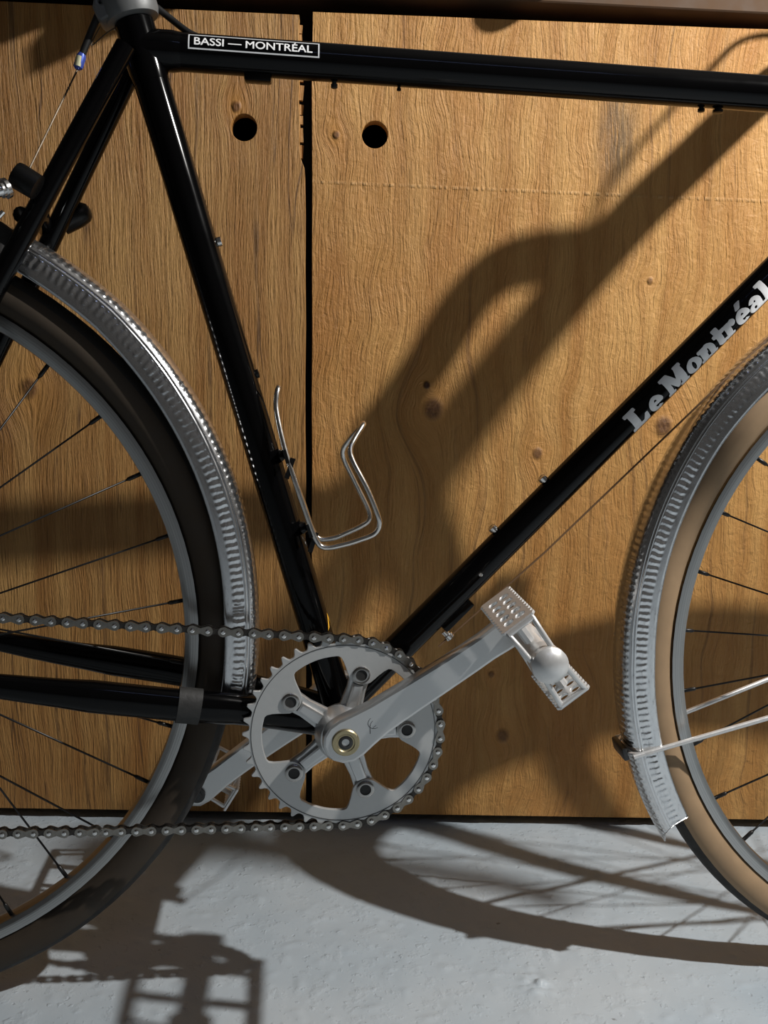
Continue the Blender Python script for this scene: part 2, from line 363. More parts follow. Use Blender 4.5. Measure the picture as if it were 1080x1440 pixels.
# the torn inner plies that show in the gap
bm = bmesh.new()
zz = .824
while zz < .965:
    hgt_ = rs.uniform(.004, .017); add_box(bm, (gx(zz) - .0056 + rs.uniform(-.0014, .0010), .0105 + rs.uniform(-.002, .002), zz + hgt_ / 2), (.0035 + rs.uniform(0, .0025), .006, hgt_ * .96), Matrix.Rotation(rs.uniform(-.09, .09), 3, 'Y')); zz += hgt_ + rs.uniform(0, .004)
cab_part('splintered_ply', bm_mesh('splintered_ply', bm), M['plywood_left'], parent=dl)
bm = bmesh.new()
for lo_, hi_ in (((-1.15, .52, 0), (1.05, .535, 1.0035)), ((-1.15, .03, .05), (-1.13, .52, .98)), ((1.03, .03, .05), (1.05, .52, .98)), ((-1.13, .03, .05), (1.03, .52, .068)),
                 ((-1.15, .055, 0), (1.05, .075, .05)), ((-1.13, .10, .94), (1.03, .13, 1.0035)), ((-.0, .03, .068), (.05, .09, .94))):
    add_box(bm, [(a + b) / 2 for a, b in zip(lo_, hi_)], [b - a for a, b in zip(lo_, hi_)])
cab_part('carcass', bm_mesh('carcass', bm), M['interior'])
wt = bpy.data.objects.new('worktop', None); C.objects.link(wt); wt.location = (0, 0.3193, 0); wt.rotation_euler = (0, 0, TH)
tag(wt, 'dark brown wooden worktop edge running along the top of the plywood cabinet', 'worktop')
bm = bmesh.new(); add_box(bm, (-.05, .265, 1.0135), (2.24, .535, .020)); bevel_all(bm, .0015, 1)
cab_part('bench_board', bm_mesh('bench_board', bm), M['dark_wood'], parent=wt)
bm = bmesh.new(); add_box(bm, (-.05, .262, 1.034), (2.24, .53, .021)); bevel_all(bm, .0015, 1)
cab_part('bench_board', bm_mesh('bench_board', bm), M['dark_wood'], parent=wt)
# objects added just above the picture, shaped to throw shadows on the doors
cbd = plate_mesh('added_cardboard', [[(.0224, .1307), (.0205, .151), (.0158, .1774), (.0194, .2237), (.030, .46), (-.36, .48), (-.36, .20), (-.0559, .1682), (-.0568, .1911), (-.030, .172), (-.0088, .1511)]], 0, .010, .0006)
cbd.transform(Matrix(((1, 0, 0, 0), (0, 0, 1, 0), (0, -1, 0, 1.056), (0, 0, 0, 1))))
tag(link('added_cardboard', cbd, M['cardboard'], None, 0), 'added cardboard sheet on the worktop, out of view, shaped to shadow the left door', 'cardboard')
tag(tube('added_tool_handle', catmull([(.318, .42, 1.064), (.326, .35, 1.064), (.334, .26, 1.064), (.338, .215, 1.064), (.340, .176, 1.064)], 5),
    [.012] * 14 + [.015, .017, .018, .0185, .018, .015, .005], M['dark_wood'], None, 14), 'added wooden tool handle on the worktop, out of view, placed to shadow the right door', 'tool')

# ------------------------------------------------------------------ bicycle
AR = Vector((-.385, 0, .345)); AF = Vector((.670, 0, .3448)); BB = Vector((.0535, 0, .2707))
bike = empty('bicycle', (.14, 0, 0))
tag(bike, 'black steel bicycle with hammered silver fenders standing before the plywood cabinet doors', 'bicycle')
bp = M['black_paint']
def on_axis(a, b, t): return Vector(a) + (Vector(b) - Vector(a)) * t
ST0, ST1 = Vector((.0535, 0, .2707)), Vector((-.1318, 0, .8635))
TT0, TT1 = Vector((-.121, 0, .8297)), Vector((.475, 0, .8295))
DT0 = Vector((.0457, 0, .271)); DTU = Vector((.3255, 0, .35)).normalized(); DT1 = Vector((.0727, 0, .3)) + DTU * .624
HU = Vector((-.297, 0, .955)).normalized(); HT = Vector((.475, 0, .8295))
st = tube('seat_tube', [ST0, ST1], .0143, bp, bike, 32)
tt = tube('top_tube', [TT0, TT1], .0145, bp, bike, 32)
dt = tube('down_tube', [DT0, DT1], .0138, bp, bike, 32)
tube('head_tube', [HT + HU * .045, HT - HU * .12], .0180, bp, bike, 28)
lathe('bottom_bracket_shell', [(.016, -.034), (.0195, -.034), (.0195, .034), (.016, .034)], BB, bp, bike)
# lugs: thickened sleeves at the seat cluster
bm = bmesh.new()
add_sweep(bm, [on_axis(ST0, ST1, .90), on_axis(ST0, ST1, .915), on_axis(ST0, ST1, .975)], [.0146, .0156, .0157], 32)
add_sweep(bm, [TT0 + Vector((.0, 0, 0)), TT0 + Vector((.024, 0, 0)), TT0 + Vector((.031, 0, 0))], [.0157, .0156, .0146], 32)
link('seat_lug', bm_mesh('seat_lug', bm), bp, bike)
bm = bmesh.new()
add_sweep(bm, [(-.130, -.022, .825), (-.170, -.029, .748), (-.210, -.036, .670), (-.300, -.0515, .497), (-.372, -.064, .358)], [.0078, .0080, .0084, .0080, .006], 16)
link('seat_stay', bm_mesh('seat_stay', bm), bp, bike)
bm = bmesh.new()
add_sweep(bm, [(-.130, .022, .825), (-.170, .029, .748), (-.210, .036, .670), (-.300, .0515, .497), (-.372, .064, .358)], [.0078, .0080, .0084, .0080, .006], 16)
link('seat_stay', bm_mesh('seat_stay', bm), bp, bike)
for s in (-1, 1):
    pts = catmull([(.035, s * .018, .272), (-.03, s * .029, .2865), (-.0936, s * .042, .2975), (-.232, s * .052, .3175), (-.375, s * .064, .344)], 6)
    tube('chain_stay', pts, [.0135] * 8 + [.0142] * 8 + [.0125, .0115, .0105, .0095, .0088, .008, .0075, .007, .0065], bp, bike, 18, flat=.72)
bm = bmesh.new(); add_sweep(bm, [(-.208, -.036, .692), (-.202, 0, .698), (-.208, .036, .692)], .0065, 12)
link('brake_bridge', bm_mesh('brake_bridge', bm), bp, bike)
bm = bmesh.new(); add_sweep(bm, [(-.022, -.026, .284), (-.022, .026, .284)], .0075, 12)
link('chain_stay_bridge', bm_mesh('chain_stay_bridge', bm), bp, bike)
cs = [o for o in bike.children if o.name.startswith('chain_stay') and 'bridge' not in o.name][0]
o = tube('stay_tape', [(-.0885, -.0413, .2968), (-.080, -.0400, .2956), (-.0695, -.0385, .2938)], .0158, M['matte_black'], cs, 20, flat=.72)
# chain catcher plate / dropouts at the rear axle
for s in (-1, 1):
    plate('dropout', [[(-.40, .325), (-.375, .325), (-.362, .345), (-.37, .368), (-.388, .365), (-.40, .35)]], s * .0635 - .0025, s * .0635 + .0025, bp, bike, .0006)

# --- lettering wrapped on the tubes
def wrap(me, A, u, side, r, phi0):
    # text x -> metres along u from A, text y -> arc round the tube; phi 0 faces the camera side (-Y), positive towards 'side'
    for v in me.vertices:
        x, y, h = v.co; ph = phi0 + y / r; rr = r + 0.00012 + h
        v.co = A + u * x + (Vector((0, -1, 0)) * math.cos(ph) + side * math.sin(ph)) * rr
def font_mesh(body, size, offset):
    cu = bpy.data.curves.new('t', 'FONT'); cu.body = body; cu.size = size; cu.offset = offset; cu.fill_mode = 'FRONT'; cu.resolution_u = 4
    o = bpy.data.objects.new('t', cu); C.objects.link(o)
    me = bpy.data.meshes.new_from_object(o.evaluated_get(bpy.context.evaluated_depsgraph_get()))
    bpy.data.objects.remove(o); bpy.data.curves.remove(cu); return me
def refine(me, cut):
    bm = bmesh.new(); bm.from_mesh(me)
    bmesh.ops.triangulate(bm, faces=bm.faces)
    for _ in range(3):
        es = [e for e in bm.edges if abs(e.verts[0].co.y - e.verts[1].co.y) > cut]
        if not es: break
        bmesh.ops.subdivide_edges(bm, edges=es, cuts=1); bmesh.ops.triangulate(bm, faces=[f for f in bm.faces if len(f.verts) > 3])
    bm.to_mesh(me); bm.free()
me = font_mesh('BASSI \u2014 MONTR\u00c9AL', 0.0098, 0.0)
xs = [v.co.x for v in me.vertices]; w0, w1 = min(xs), max(xs)
me.transform(Matrix.Translation((0.0048, 0.0036, 0)) @ Matrix.Diagonal((0.0930 / (w1 - w0), 0.94, 1, 1)) @ Matrix.Translation((-w0, 0, 0)))
bm = bmesh.new(); bm.from_mesh(me)
for ox_, oy_, oz_ in ((.00016, 0, .00002), (-.00016, 0, .00004), (0, .00013, .00006), (0, -.00013, .00008)):
    g = bmesh.ops.duplicate(bm, geom=[f for f in bm.faces if abs(f.calc_center_median().z) < 1e-6])
    bmesh.ops.translate(bm, vec=(ox_, oy_, oz_), verts=[v for v in g['geom'] if isinstance(v, bmesh.types.BMVert)])
bm.to_mesh(me); bm.free()
refine(me, .0016)
UPV = Vector((0, 0, 1)); XV = Vector((1, 0, 0))
TA = Vector((-.0835, 0, .8297))
wrap(me, TA, XV, UPV, .0145, math.radians(-6))
link('lettering', me, M['white_print'], tt, 0)
bm = bmesh.new()
W_, H_, T_ = .1035, .0134, .0011
for x0, x1, y0, y1 in ((0, W_, 0, T_), (0, W_, H_ - T_, H_), (0, T_, T_, H_ - T_), (W_ - T_, W_, T_, H_ - T_)):
    n = max(1, int((y1 - y0) / .0012)); 
    for k in range(n):
        a, b = y0 + (y1 - y0) * k / n, y0 + (y1 - y0) * (k + 1) / n
        bm.faces.new([bm.verts.new(p) for p in ((x0, a, 0), (x1, a, 0), (x1, b, 0), (x0, b, 0))])
me = bpy.data.meshes.new('lettering_border'); bm.to_mesh(me); bm.free(); wrap(me, TA, XV, UPV, .0145, math.radians(-6))
link('lettering_border', me, M['silver_print'], tt, 0)

def arc(cx, cy, rx, ry, ix, iy, a0, a1, n=22):
    return [('ring', cx, cy, rx, ry, ix, iy, math.radians(a0), math.radians(a1), n)]
def rect(x0, y0, x1, y1): return [('poly', [(x0, y0), (x1, y0), (x1, y1), (x0, y1)])]
def poly(*p): return [('poly', list(p))]
SF = .13
def glyph_e(): return arc(.33, .34, .33, .36, .12, .22, 0, 312) + rect(.14, .30, .64, .43)
GL = {
 'L': (.86, rect(.12, 0, .42, 1) + rect(0, .86, .54, 1) + rect(0, 0, .86, .17) + poly((.62, .17), (.86, .17), (.86, .42), (.78, .42))),
 'e': (.68, glyph_e()),
 'M': (1.24, rect(.08, 0, .28, 1) + rect(.88, 0, 1.16, 1) + poly((.08, 1), (.42, 1), (.72, .36), (.60, .08)) + poly((.92, 1), (1.16, 1), (.66, .08), (.56, .2)) + rect(0, 0, .38, SF) + rect(.78, 0, 1.24, SF) + rect(0, .87, .3, 1) + rect(1.0, .87, 1.24, 1)),
 'o': (.68, arc(.34, .34, .34, .36, .12, .23, 0, 360)),
 'n': (.80, rect(.08, 0, .32, .68) + rect(0, .56, .2, .68) + rect(0, 0, .38, SF) + arc(.44, .36, .29, .34, .07, .18, 0, 180) + rect(.51, 0, .73, .38) + rect(.45, 0, .80, SF)),
 't': (.50, rect(.12, .1, .36, .92) + rect(0, .55, .5, .69) + arc(.32, .18, .20, .19, .0, .05, 180, 360)),
 'r': (.60, rect(.08, 0, .32, .68) + rect(0, .56, .2, .68) + rect(0, 0, .42, SF) + arc(.47, .56, .13, .14, 0, 0, 0, 360) + arc(.40, .46, .18, .22, .06, .1, 60, 180)),
 '\u00e9': (.68, glyph_e() + poly((.22, .78), (.40, .78), (.62, 1.04), (.38, 1.04))),
 'a': (.72, arc(.27, .22, .27, .23, .10, .10, 0, 360) + rect(.36, 0, .60, .46) + arc(.33, .44, .27, .26, .08, .12, 0, 160) + rect(.50, 0, .72, SF)),
 'l': (.46, rect(.10, 0, .34, 1) + rect(0, .87, .2, 1) + rect(0, 0, .46, SF)),
}
bm = bmesh.new(); Hc = .0192
cent = [1.12 * c for c in [0, .0188, .0413, .0602, .0752, .0891, .1000, .1139, .1280, .1392]]
hh = 0
for ch, cx in zip('LeMontr\u00e9al', cent):
    wd, shp = GL[ch]
    for s in shp:
        hh = (hh + 1) % 5; z0 = hh * 0.00002
        T = lambda x, y: ((x - wd / 2) * Hc * (1.0 if ch == 'M' else 1.14) + cx, y * Hc, z0)
        if s[0] == 'poly': bm.faces.new([bm.verts.new(T(x, y)) for x, y in s[1]])
        else:
            _, ax, ay, rx, ry, ix, iy, a0, a1, n = s
            for k in range(n):
                b0, b1 = a0 + (a1 - a0) * k / n, a0 + (a1 - a0) * (k + 1) / n
                q = [(ax + rx * math.cos(b0), ay + ry * math.sin(b0)), (ax + rx * math.cos(b1), ay + ry * math.sin(b1)), (ax + ix * math.cos(b1), ay + iy * math.sin(b1)), (ax + ix * math.cos(b0), ay + iy * math.sin(b0))]
                if ix == 0 and iy == 0: q = q[:3]
                bm.faces.new([bm.verts.new(T(*p)) for p in q])
base = bm.faces[:]
for ox_, oy_, oz_ in ((.0007, 0, .00010), (-.0007, 0, .00014), (0, .0004, .00018), (0, -.0004, .00022)):
    g = bmesh.ops.duplicate(bm, geom=base); bmesh.ops.translate(bm, vec=(ox_, oy_, oz_), verts=[v for v in g['geom'] if isinstance(v, bmesh.types.BMVert)])
me = bpy.data.meshes.new('lettering'); bm.to_mesh(me); bm.free(); refine(me, .0016)
DS = Vector((-DTU.z, 0, DTU.x))                             # the tube's upper side
wrap(me, Vector((.0727, 0, .3)) + DTU * .3425, DTU, DS, .0138, math.radians(-47))
link('lettering', me, M['white_print'], dt, 0)

# --- small braze-ons and bolts
def bolt(name, p, d, r, l, m, parent, head=True):
    d = Vector(d).normalized(); bm = bmesh.new(); p = Vector(p)
    add_sweep(bm, [p, p + d * l * .5, p + d * l * .5, p + d * l * .9, p + d * l], [r * .7, r * .7, r, r, r * .6], 12); return link(name, bm_mesh(name, bm), m, parent)
DN = DS; SN = Vector((.955, 0, .298)).normalized()           # outward normals of down and seat tube (into the main triangle)
for p in ((.1847, 0, .4467), (.2277, 0, .4928)): bolt('bottle_boss', Vector(p) - DN * .007, DN, .0042, .0085, M['polished'], bike)
bolt('bottle_boss', Vector((-.0605, 0, .6835)) - SN * .004, SN, .0040, .008, M['polished'], bike)
bolt('bottle_boss', Vector((-.0257, 0, .5768)) - SN * .005, SN, .0038, .006, M['black_plastic'], bike)
bm = bmesh.new(); add_box(bm, (.156, 0, .3665), (.036, .012, .010), Matrix.Rotation(-math.atan2(DTU.z, DTU.x), 3, 'Y')); bevel_all(bm, .002, 2)
link('cable_stop', bm_mesh('cable_stop', bm), bp, bike)
bolt('stop_screw', (.1445, -.002, .351), -DN, .0045, .010, M['polished'], bike)
lathe('frame_rivet', [(.0006, .0), (.0022, .0), (.0018, -.0012), (.0006, -.0014)], (.1735, -.0135, .4065), M['polished'], bike, seg=10)
bm = bmesh.new(); add_box(bm, (-.0290, 0, .8142), (.022, .012, .0075)); bevel_all(bm, .0018, 2); link('cable_guide', bm_mesh('cable_guide', bm), bp, bike)
bolt('cable_guide', (.033, 0, .8165), (0, 0, -1), .0028, .0065, M['dark_steel'], bike)
bolt('cable_guide', (.0865, 0, .8155), (0, 0, -1), .0018, .004, M['black_plastic'], bike)
for x_ in (.3475, .3625): bolt('cable_guide', (x_, 0, .8165), (0, 0, -1), .0045 if x_ > .35 else .003, .0055, M['black_plastic'], bike)
tube('gear_cable', [(.1400, -.004, .3370), (.2340, -.004, .4260), (.4600, -.004, .6590)], .0009, M['brown_cable'], bike, 6)
# yellow warning sticker low on the seat tube
bm = bmesh.new()
for tri, hole in (([(-.007, -.004), (.007, -.004), (0, .011)], [(-.0036, -.0018), (.0036, -.0018), (0, .0062)]),):
    for k in range(3):
        a, b = tri[k], tri[(k + 1) % 3]; c_, d_ = hole[(k + 1) % 3], hole[k]
        bm.faces.new([bm.verts.new((p[0], p[1], 0)) for p in (a, b, c_, d_)])
bm.faces.new([bm.verts.new((p[0], p[1], 0)) for p in ((-.006, -.0250), (.006, -.0250), (.007, -.0190), (-.007, -.0190))])
me = bpy.data.meshes.new('sticker'); bm.to_mesh(me); bm.free(); refine(me, .003)
SU = (ST1 - ST0).normalized(); SS = SN
for v in me.vertices:
    x_, y_, _ = v.co; ph = math.radians(78) + x_ / .0143
    v.co = ST0 + SU * (.0865 + y_) + (Vector((0, -1, 0)) * math.cos(ph) + SS * math.sin(ph)) * .01445
link('warning_sticker', me, M['yellow'], st, 0)

# --- seat collar, post, saddle, rear brake cable
col = [(.0160, 0), (.0205, .0012), (.0222, .006), (.0222, .020), (.0205, .025), (.0140, .026)]
bm = bmesh.new(); add_lathe(bm, col, (0, 0, 0), 'Z', 32)
rotc = aim(SU); bmesh.ops.transform(bm, matrix=Matrix.Translation(ST0 + SU * .607) @ rotc.to_4x4(), verts=bm.verts)
ear = [(-.1500, .8440), (-.1535, .8465), (-.1570, .8545), (-.1555, .8625), (-.1330, .8780), (-.1200, .8700), (-.1250, .8560), (-.1400, .8505)]
collar = link('seat_collar', bm_mesh('seat_collar', bm), M['grey_collar'], bike)
plate('collar_ear', [ear, circ(-.1508, .8588, .0016, 10)], -.0135, .0135, M['grey_collar'], collar, .002)
tube('seat_post', [ST1, ST0 + SU * .735], .0135, M['alloy'], bike, 24)
sad = empty('saddle', (-.17, 0, 1.0), bike)
prof = [(-.300, .068, .990, .020), (-.285, .076, 1.002, .024), (-.24, .078, 1.006, .030), (-.19, .066, 1.003, .032), (-.14, .045, 1.000, .030), (-.08, .026, .999, .026), (-.03, .020, .997, .022), (-.018, .012, .992, .012)]
bm = bmesh.new(); rings = []
for x_, hw, zt, dp in prof:
    ring = []
    for k in range(16):
        a = 2 * PI * k / 16; ring.append(bm.verts.new((x_, hw * math.copysign(abs(math.cos(a)) ** .8, math.cos(a)), zt - dp / 2 + dp / 2 * math.sin(a))))
    rings.append(ring)
for A_, B_ in zip(rings, rings[1:]):
    for k in range(16): bm.faces.new((A_[k], A_[(k + 1) % 16], B_[(k + 1) % 16], B_[k]))
bm.faces.new(rings[0]); bm.faces.new(rings[-1])
link('saddle_top', bm_mesh('saddle_top', bm), M['leather'], sad, 60)
for s in (-1, 1): tube('saddle_rail', catmull([(-.27, s * .035, .985), (-.22, s * .022, .966), (-.13, s * .022, .962), (-.04, s * .006, .982)], 5), .0035, M['polished'], sad, 10)
bm = bmesh.new(); add_box(bm, (-.168, 0, .964), (.04, .05, .018)); bevel_all(bm, .004, 2); link('seat_clamp', bm_mesh('seat_clamp', bm), M['alloy'], sad)
hang = empty('rear_brake', (-.19, 0, .74), bike)
tube('cable_housing', catmull([(-.1540, -.004, .8520), (-.1600, -.004, .8380), (-.1672, -.004, .8205)], 6), .0028, M['housing'], hang, 10)
tube('cable_ferrule', [(-.1664, -.004, .8230), (-.1675, -.004, .8200), (-.1702, -.004, .8118), (-.1706, -.004, .8100)], [.0024, .0038, .0038, .002], M['blue_tip'], hang, 12)
tube('ferrule_ring', [(-.1684, -.0060, .8196), (-.1700, -.0060, .8120)], .0026, M['pale_tip'], hang, 10)
tube('brake_cable', [(-.1704, -.004, .8105), (-.1990, -.046, .7230)], .0007, M['bare_cable'], hang, 6)
tube('brake_cable_tail', catmull([(-.1530, -.002, .8440), (-.1600, -.003, .8290), (-.1480, -.001, .8400), (-.1360, 0, .8480)], 6), .0005, M['bare_cable'], hang, 6)
tube('top_tube_cable', catmull([(-.1105, .006, .8640), (-.0990, .006, .8560), (-.0840, .003, .8455), (-.0700, .0, .8400)], 6), .0027, M['housing'], bike, 10)
SD = Vector((-.258, 0, -.46)).normalized(); SP = Vector((SD.z, 0, -SD.x))   # along and across the seat stay
if SP.x > 0: SP = -SP
b0 = Vector((-.1915, -.050, .7105))
bm = bmesh.new(); add_sweep(bm, [b0, b0 + SP * .016, b0 + SP * .0185, b0 + SP * .0195], [.0098, .0102, .0096, .006], 20)
link('brake_arm', bm_mesh('brake_arm', bm), M['black_plastic'], hang)
bm = bmesh.new(); b1 = Vector((-.2115, -.056, .7085)); q = Vector((-.75, -.55, -.45)).normalized()
add_sweep(bm, [b1, b1 + q * .003, b1 + q * .003, b1 + q * .006, b1 + q * .006, b1 + q * .010], [.0075, .0078, .0062, .0064, .0050, .0045], 14)
link('cable_anchor', bm_mesh('cable_anchor', bm), M['polished'], hang)
tube('cable_end', catmull([(-.2185, -.060, .7010), (-.2260, -.059, .696), (-.2220, -.057, .685), (-.2150, -.056, .691)], 5), .0018, M['polished'], hang, 8)
bm = bmesh.new(); add_sweep(bm, [(-.1725, .045, .7110), (-.1735, .045, .7105), (-.1765, .045, .7090), (-.1830, .045, .7055), (-.1960, .045, .6985)], [.003, .0060, .0088, .0102, .0102], 24)
link('brake_arm', bm_mesh('brake_arm', bm), M['black_plastic'], hang)
bm = bmesh.new(); add_box(bm, (-.222, -.018, .676), (.030, .012, .014), Matrix.Rotation(math.radians(35), 3, 'Y')); bevel_all(bm, .003, 2); link('brake_pad', bm_mesh('brake_pad', bm), M['rubber'], hang)
bm = bmesh.new(); add_box(bm, (-.222, .018, .676), (.030, .012, .014), Matrix.Rotation(math.radians(35), 3, 'Y')); bevel_all(bm, .003, 2); link('brake_pad', bm_mesh('brake_pad', bm), M['rubber'], hang)

# --- wheels
def wheel(name, ax, phase, cross):
    w_ = empty(name, ax, bike)
    W = 112
    # tyre: black tread, sidewalls tan in front and dark brown behind, open towards the rim
    sec = []
    for k in range(13):
        a = math.radians(-74 + 328 * k / 12); sec.append((.3270 + .0177 * math.sin(a), .0165 * math.cos(a)))
    bm = bmesh.new(); add_lathe(bm, [(r, h) for r, h in sec], (0, 0, 0), 'Y', W)
    bad = [f for f in bm.faces if len(f.verts) > 8]; bmesh.ops.delete(bm, geom=bad, context='FACES_ONLY')
    me = bm_mesh('tire', bm); me.materials.append(M['dark_sidewall' if ax is AR else 'tan']); me.materials.append(M['rubber'])
    for p in me.polygons:
        c_ = p.center; r = math.hypot(c_.x, c_.z)
        p.material_index = 1 if r > .3385 else 0
    t = link('tire', me, None, None, 60); t.parent = w_
    if ax is AR: t.rotation_euler = (0, 0.03, 0)
    # rim: box section with machined brake tracks
    sec = [(.3112, -.0112), (.3108, -.0098), (.3100, -.0092), (.3075, -.006), (.3075, .006), (.3100, .0092), (.3108, .0098), (.3112, .0112), (.3045, .0112), (.3030, .0106), (.2995, .0088), (.2985, .0050), (.2985, -.0050), (.2995, -.0088), (.3030, -.0106), (.3045, -.0112)]
    bm = bmesh.new(); add_lathe(bm, sec, (0, 0, 0), 'Y', W, closed=True)
    r_ = link('rim', bm_mesh('rim', bm), M['rim'], None, 30); r_.parent = w_
    FR = .021
    fl = .035
    meshes = []
    for s in (-1, 1):
        for d in (-1, 1):
            a = d * math.radians(cross)
            bm = bmesh.new(); p0 = Vector((FR * math.cos(a), s * fl, FR * math.sin(a))); p1 = Vector((.2985, s * .002, 0)); dr_ = (p1 - p0).normalized()
            add_sweep(bm, [p0, p1 - dr_ * .012], .0009, 6)
            add_sweep(bm, [p1 - dr_ * .013, p1 - dr_ * .011, p1 + dr_ * .002], [.0012, .0019, .0019], 8)
            me = bm_mesh('spoke', bm); me.materials.append(M['black_spoke'])
            for p in me.polygons: p.use_smooth = True
            meshes.append(me)
    for k in range(32):
        o = bpy.data.objects.new('spoke', meshes[[0, 2, 1, 3][k % 4]]); C.objects.link(o); o.parent = w_
        o.rotation_euler = (0, -math.radians(phase + 11.25 * k), 0)
    bm = bmesh.new()
    add_lathe(bm, [(.005, -.05), (.008, -.05), (.009, -.039), (.024, -.038), (.024, -.032), (.012, -.028), (.011, .028), (.024, .032), (.024, .038), (.009, .039), (.008, .05), (.005, .05)], (0, 0, 0), 'Y', 28)
    h = link('hub', bm_mesh('hub', bm), M['alloy'], None, 40); h.parent = w_
    return w_
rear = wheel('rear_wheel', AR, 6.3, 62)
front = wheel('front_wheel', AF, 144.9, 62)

# --- fenders
def fender(name, ax, a0, a1, rad, hw=.0225, end_cut=None):
    # rad(angle in degrees) -> crown radius; section runs from the near lower edge over the crown to the far one
    sec = [(-1.0, -.0290), (-1.0, -.0262), (-.998, -.0232), (-.985, -.0180), (-.960, -.0135), (-.925, -.0108), (-.936, -.0100), (-.900, -.0093), (-.884, -.0085), (-.892, -.0077), (-.855, -.0071), (-.80, -.0054), (-.68, -.0030), (-.50, -.0014), (-.25, -.0004), (0, .0)]
    sec = sec + [(-y, r) for y, r in reversed(sec[:-1])]
    n = int(abs(a1 - a0) / 1.0)
    bm = bmesh.new(); uvl = bm.loops.layers.uv.new('UVMap'); V = []; U = []
    for i in range(n + 1):
        a = a0 + (a1 - a0) * i / n; row = []
        for y, r in sec:
            aa = a
            R_ = rad(aa) + r
            if end_cut:
                # chamfered lower corners
                lim = end_cut(y); aa = min(aa, lim) if a1 > a0 else max(aa, lim)
            t_ = math.radians(aa); row.append(bm.verts.new((R_ * math.cos(t_), y * hw, R_ * math.sin(t_))))
        V.append(row)
    su = [0.0]
    for (y0, r0), (y1, r1) in zip(sec, sec[1:]): su.append(su[-1] + math.hypot((y1 - y0) * hw, r1 - r0))
    mid = su[len(su) // 2]
    for i in range(n):
        for k in range(len(sec) - 1):
            try: f = bm.faces.new((V[i][k], V[i][k + 1], V[i + 1][k + 1], V[i + 1][k]))
            except ValueError: continue
            for lp, (ii, kk) in zip(f.loops, ((i, k), (i, k + 1), (i + 1, k + 1), (i + 1, k))):
                lp[uvl].uv = (math.radians((a1 - a0) * ii / n) * .36, su[kk] - mid)
    bmesh.ops.recalc_face_normals(bm, faces=bm.faces)
    me = bpy.data.meshes.new(name); bm.to_mesh(me); bm.free(); me.materials.append(M['fender'])
    o = link(name, me, None, bike, 60); o.matrix_parent_inverse = Matrix.Translation(ax - WL['bicycle']); WL[o.name] = Vector(ax) * 0 + ax
    md = o.modifiers.new('thickness', 'SOLIDIFY'); md.thickness = .0009; md.offset = -1
    WL[o.name] = Vector((0, 0, 0))
    return o
def kid(o, parent, ax):
    o.parent = parent; o.matrix_parent_inverse = Matrix.Translation(-Vector(ax)); return o
rf = fender('rear_fender', AR, -9.0, 150.0, lambda a: .3635 + .0145 * min(1, max(0, (a - 4) / 45.0)))
ff = fender('front_fender', AF, 20.0, 214.6, lambda a: .3615 + .0085 * min(1, max(0, (182 - a) / 35.0)), end_cut=lambda y: 214.6 - 4.8 * max(0.0, abs(y) - .1))
def stay(fn, ang, ax, rad, hwid, ext):
    # a U-shaped stay: both blades run from the axle and the bend hugs the fender outside
    t = math.radians(ang); d = Vector((math.cos(t), 0, math.sin(t)))
    for s in (-1, 1):
        o = link('fender_stay', (lambda b: (add_sweep(b, [Vector((-.012, s * .055, .008)) + Vector(ax), d * (rad - .034) + Vector((0, s * (hwid + .001), 0)) + Vector(ax), d * (rad + .0005) + Vector((0, s * (hwid + .0005), 0)) + Vector(ax)], .0024, 10), bm_mesh('fender_stay', b))[1])(bmesh.new()), M['pedal_alloy'], None)
        kid(o, fn, ax)
    bm = bmesh.new()
    arcp = [d * (rad + dr) + Vector((0, y * hwid, 0)) + Vector(ax) for y, dr in ((-1.06, -.018), (-1.03, -.010), (-.86, -.003), (-.55, .0020), (0, .0032), (.55, .0020), (.86, -.003), (1.03, -.010), (1.06, -.018))]
    add_sweep(bm, catmull(arcp, 4), .0023, 8)
    o = link('fender_stay', bm_mesh('fender_stay', bm), M['pedal_alloy'], None); kid(o, fn, ax)
    bm = bmesh.new(); rot = Matrix.Rotation(-t, 3, 'Y')
    add_box(bm, d * (rad + .0045) + Vector(ax), (.0055, .030, .013), rot); bevel_all(bm, .0015, 2)
    o = link('stay_bracket', bm_mesh('stay_bracket', bm), M['dark_steel'], None); kid(o, fn, ax)
stay(ff, 197.3, AF, .3615, .0225, 0)

# --- chainset
def chainring_loops():
    N = 42; out = []
    for k in range(N):
        for fr, r in ((-.5, .0816), (-.33, .0819), (-.22, .0834), (-.13, .0858), (-.06, .0872), (.06, .0872), (.13, .0858), (.22, .0834), (.33, .0819)):
            a = 2 * PI * (k + fr) / N; out.append((r * math.cos(a), r * math.sin(a)))
    inn = []
    for k in range(200):
        a = 360 * k / 200; rel = (a - 3.7 + 36) % 72 - 36
        ar = abs(rel)
        if ar < 9: r = .0462 + .003 * (ar / 9) ** 2
        elif ar < 19.5:
            t = (ar - 9) / 10.5; t = t * t * (3 - 2 * t); r = .0492 + (.0700 - .0492) * t
        else: r = .0700 + .0006 * math.cos(math.radians((36 - ar) * 5))
        inn.append((r * math.cos(math.radians(a)), r * math.sin(math.radians(a))))
    return [out, inn]
ring = plate('chainring', chainring_loops(), -.0440, -.0402, M['ring_alloy'], bike, .0005, BB.x, BB.z)
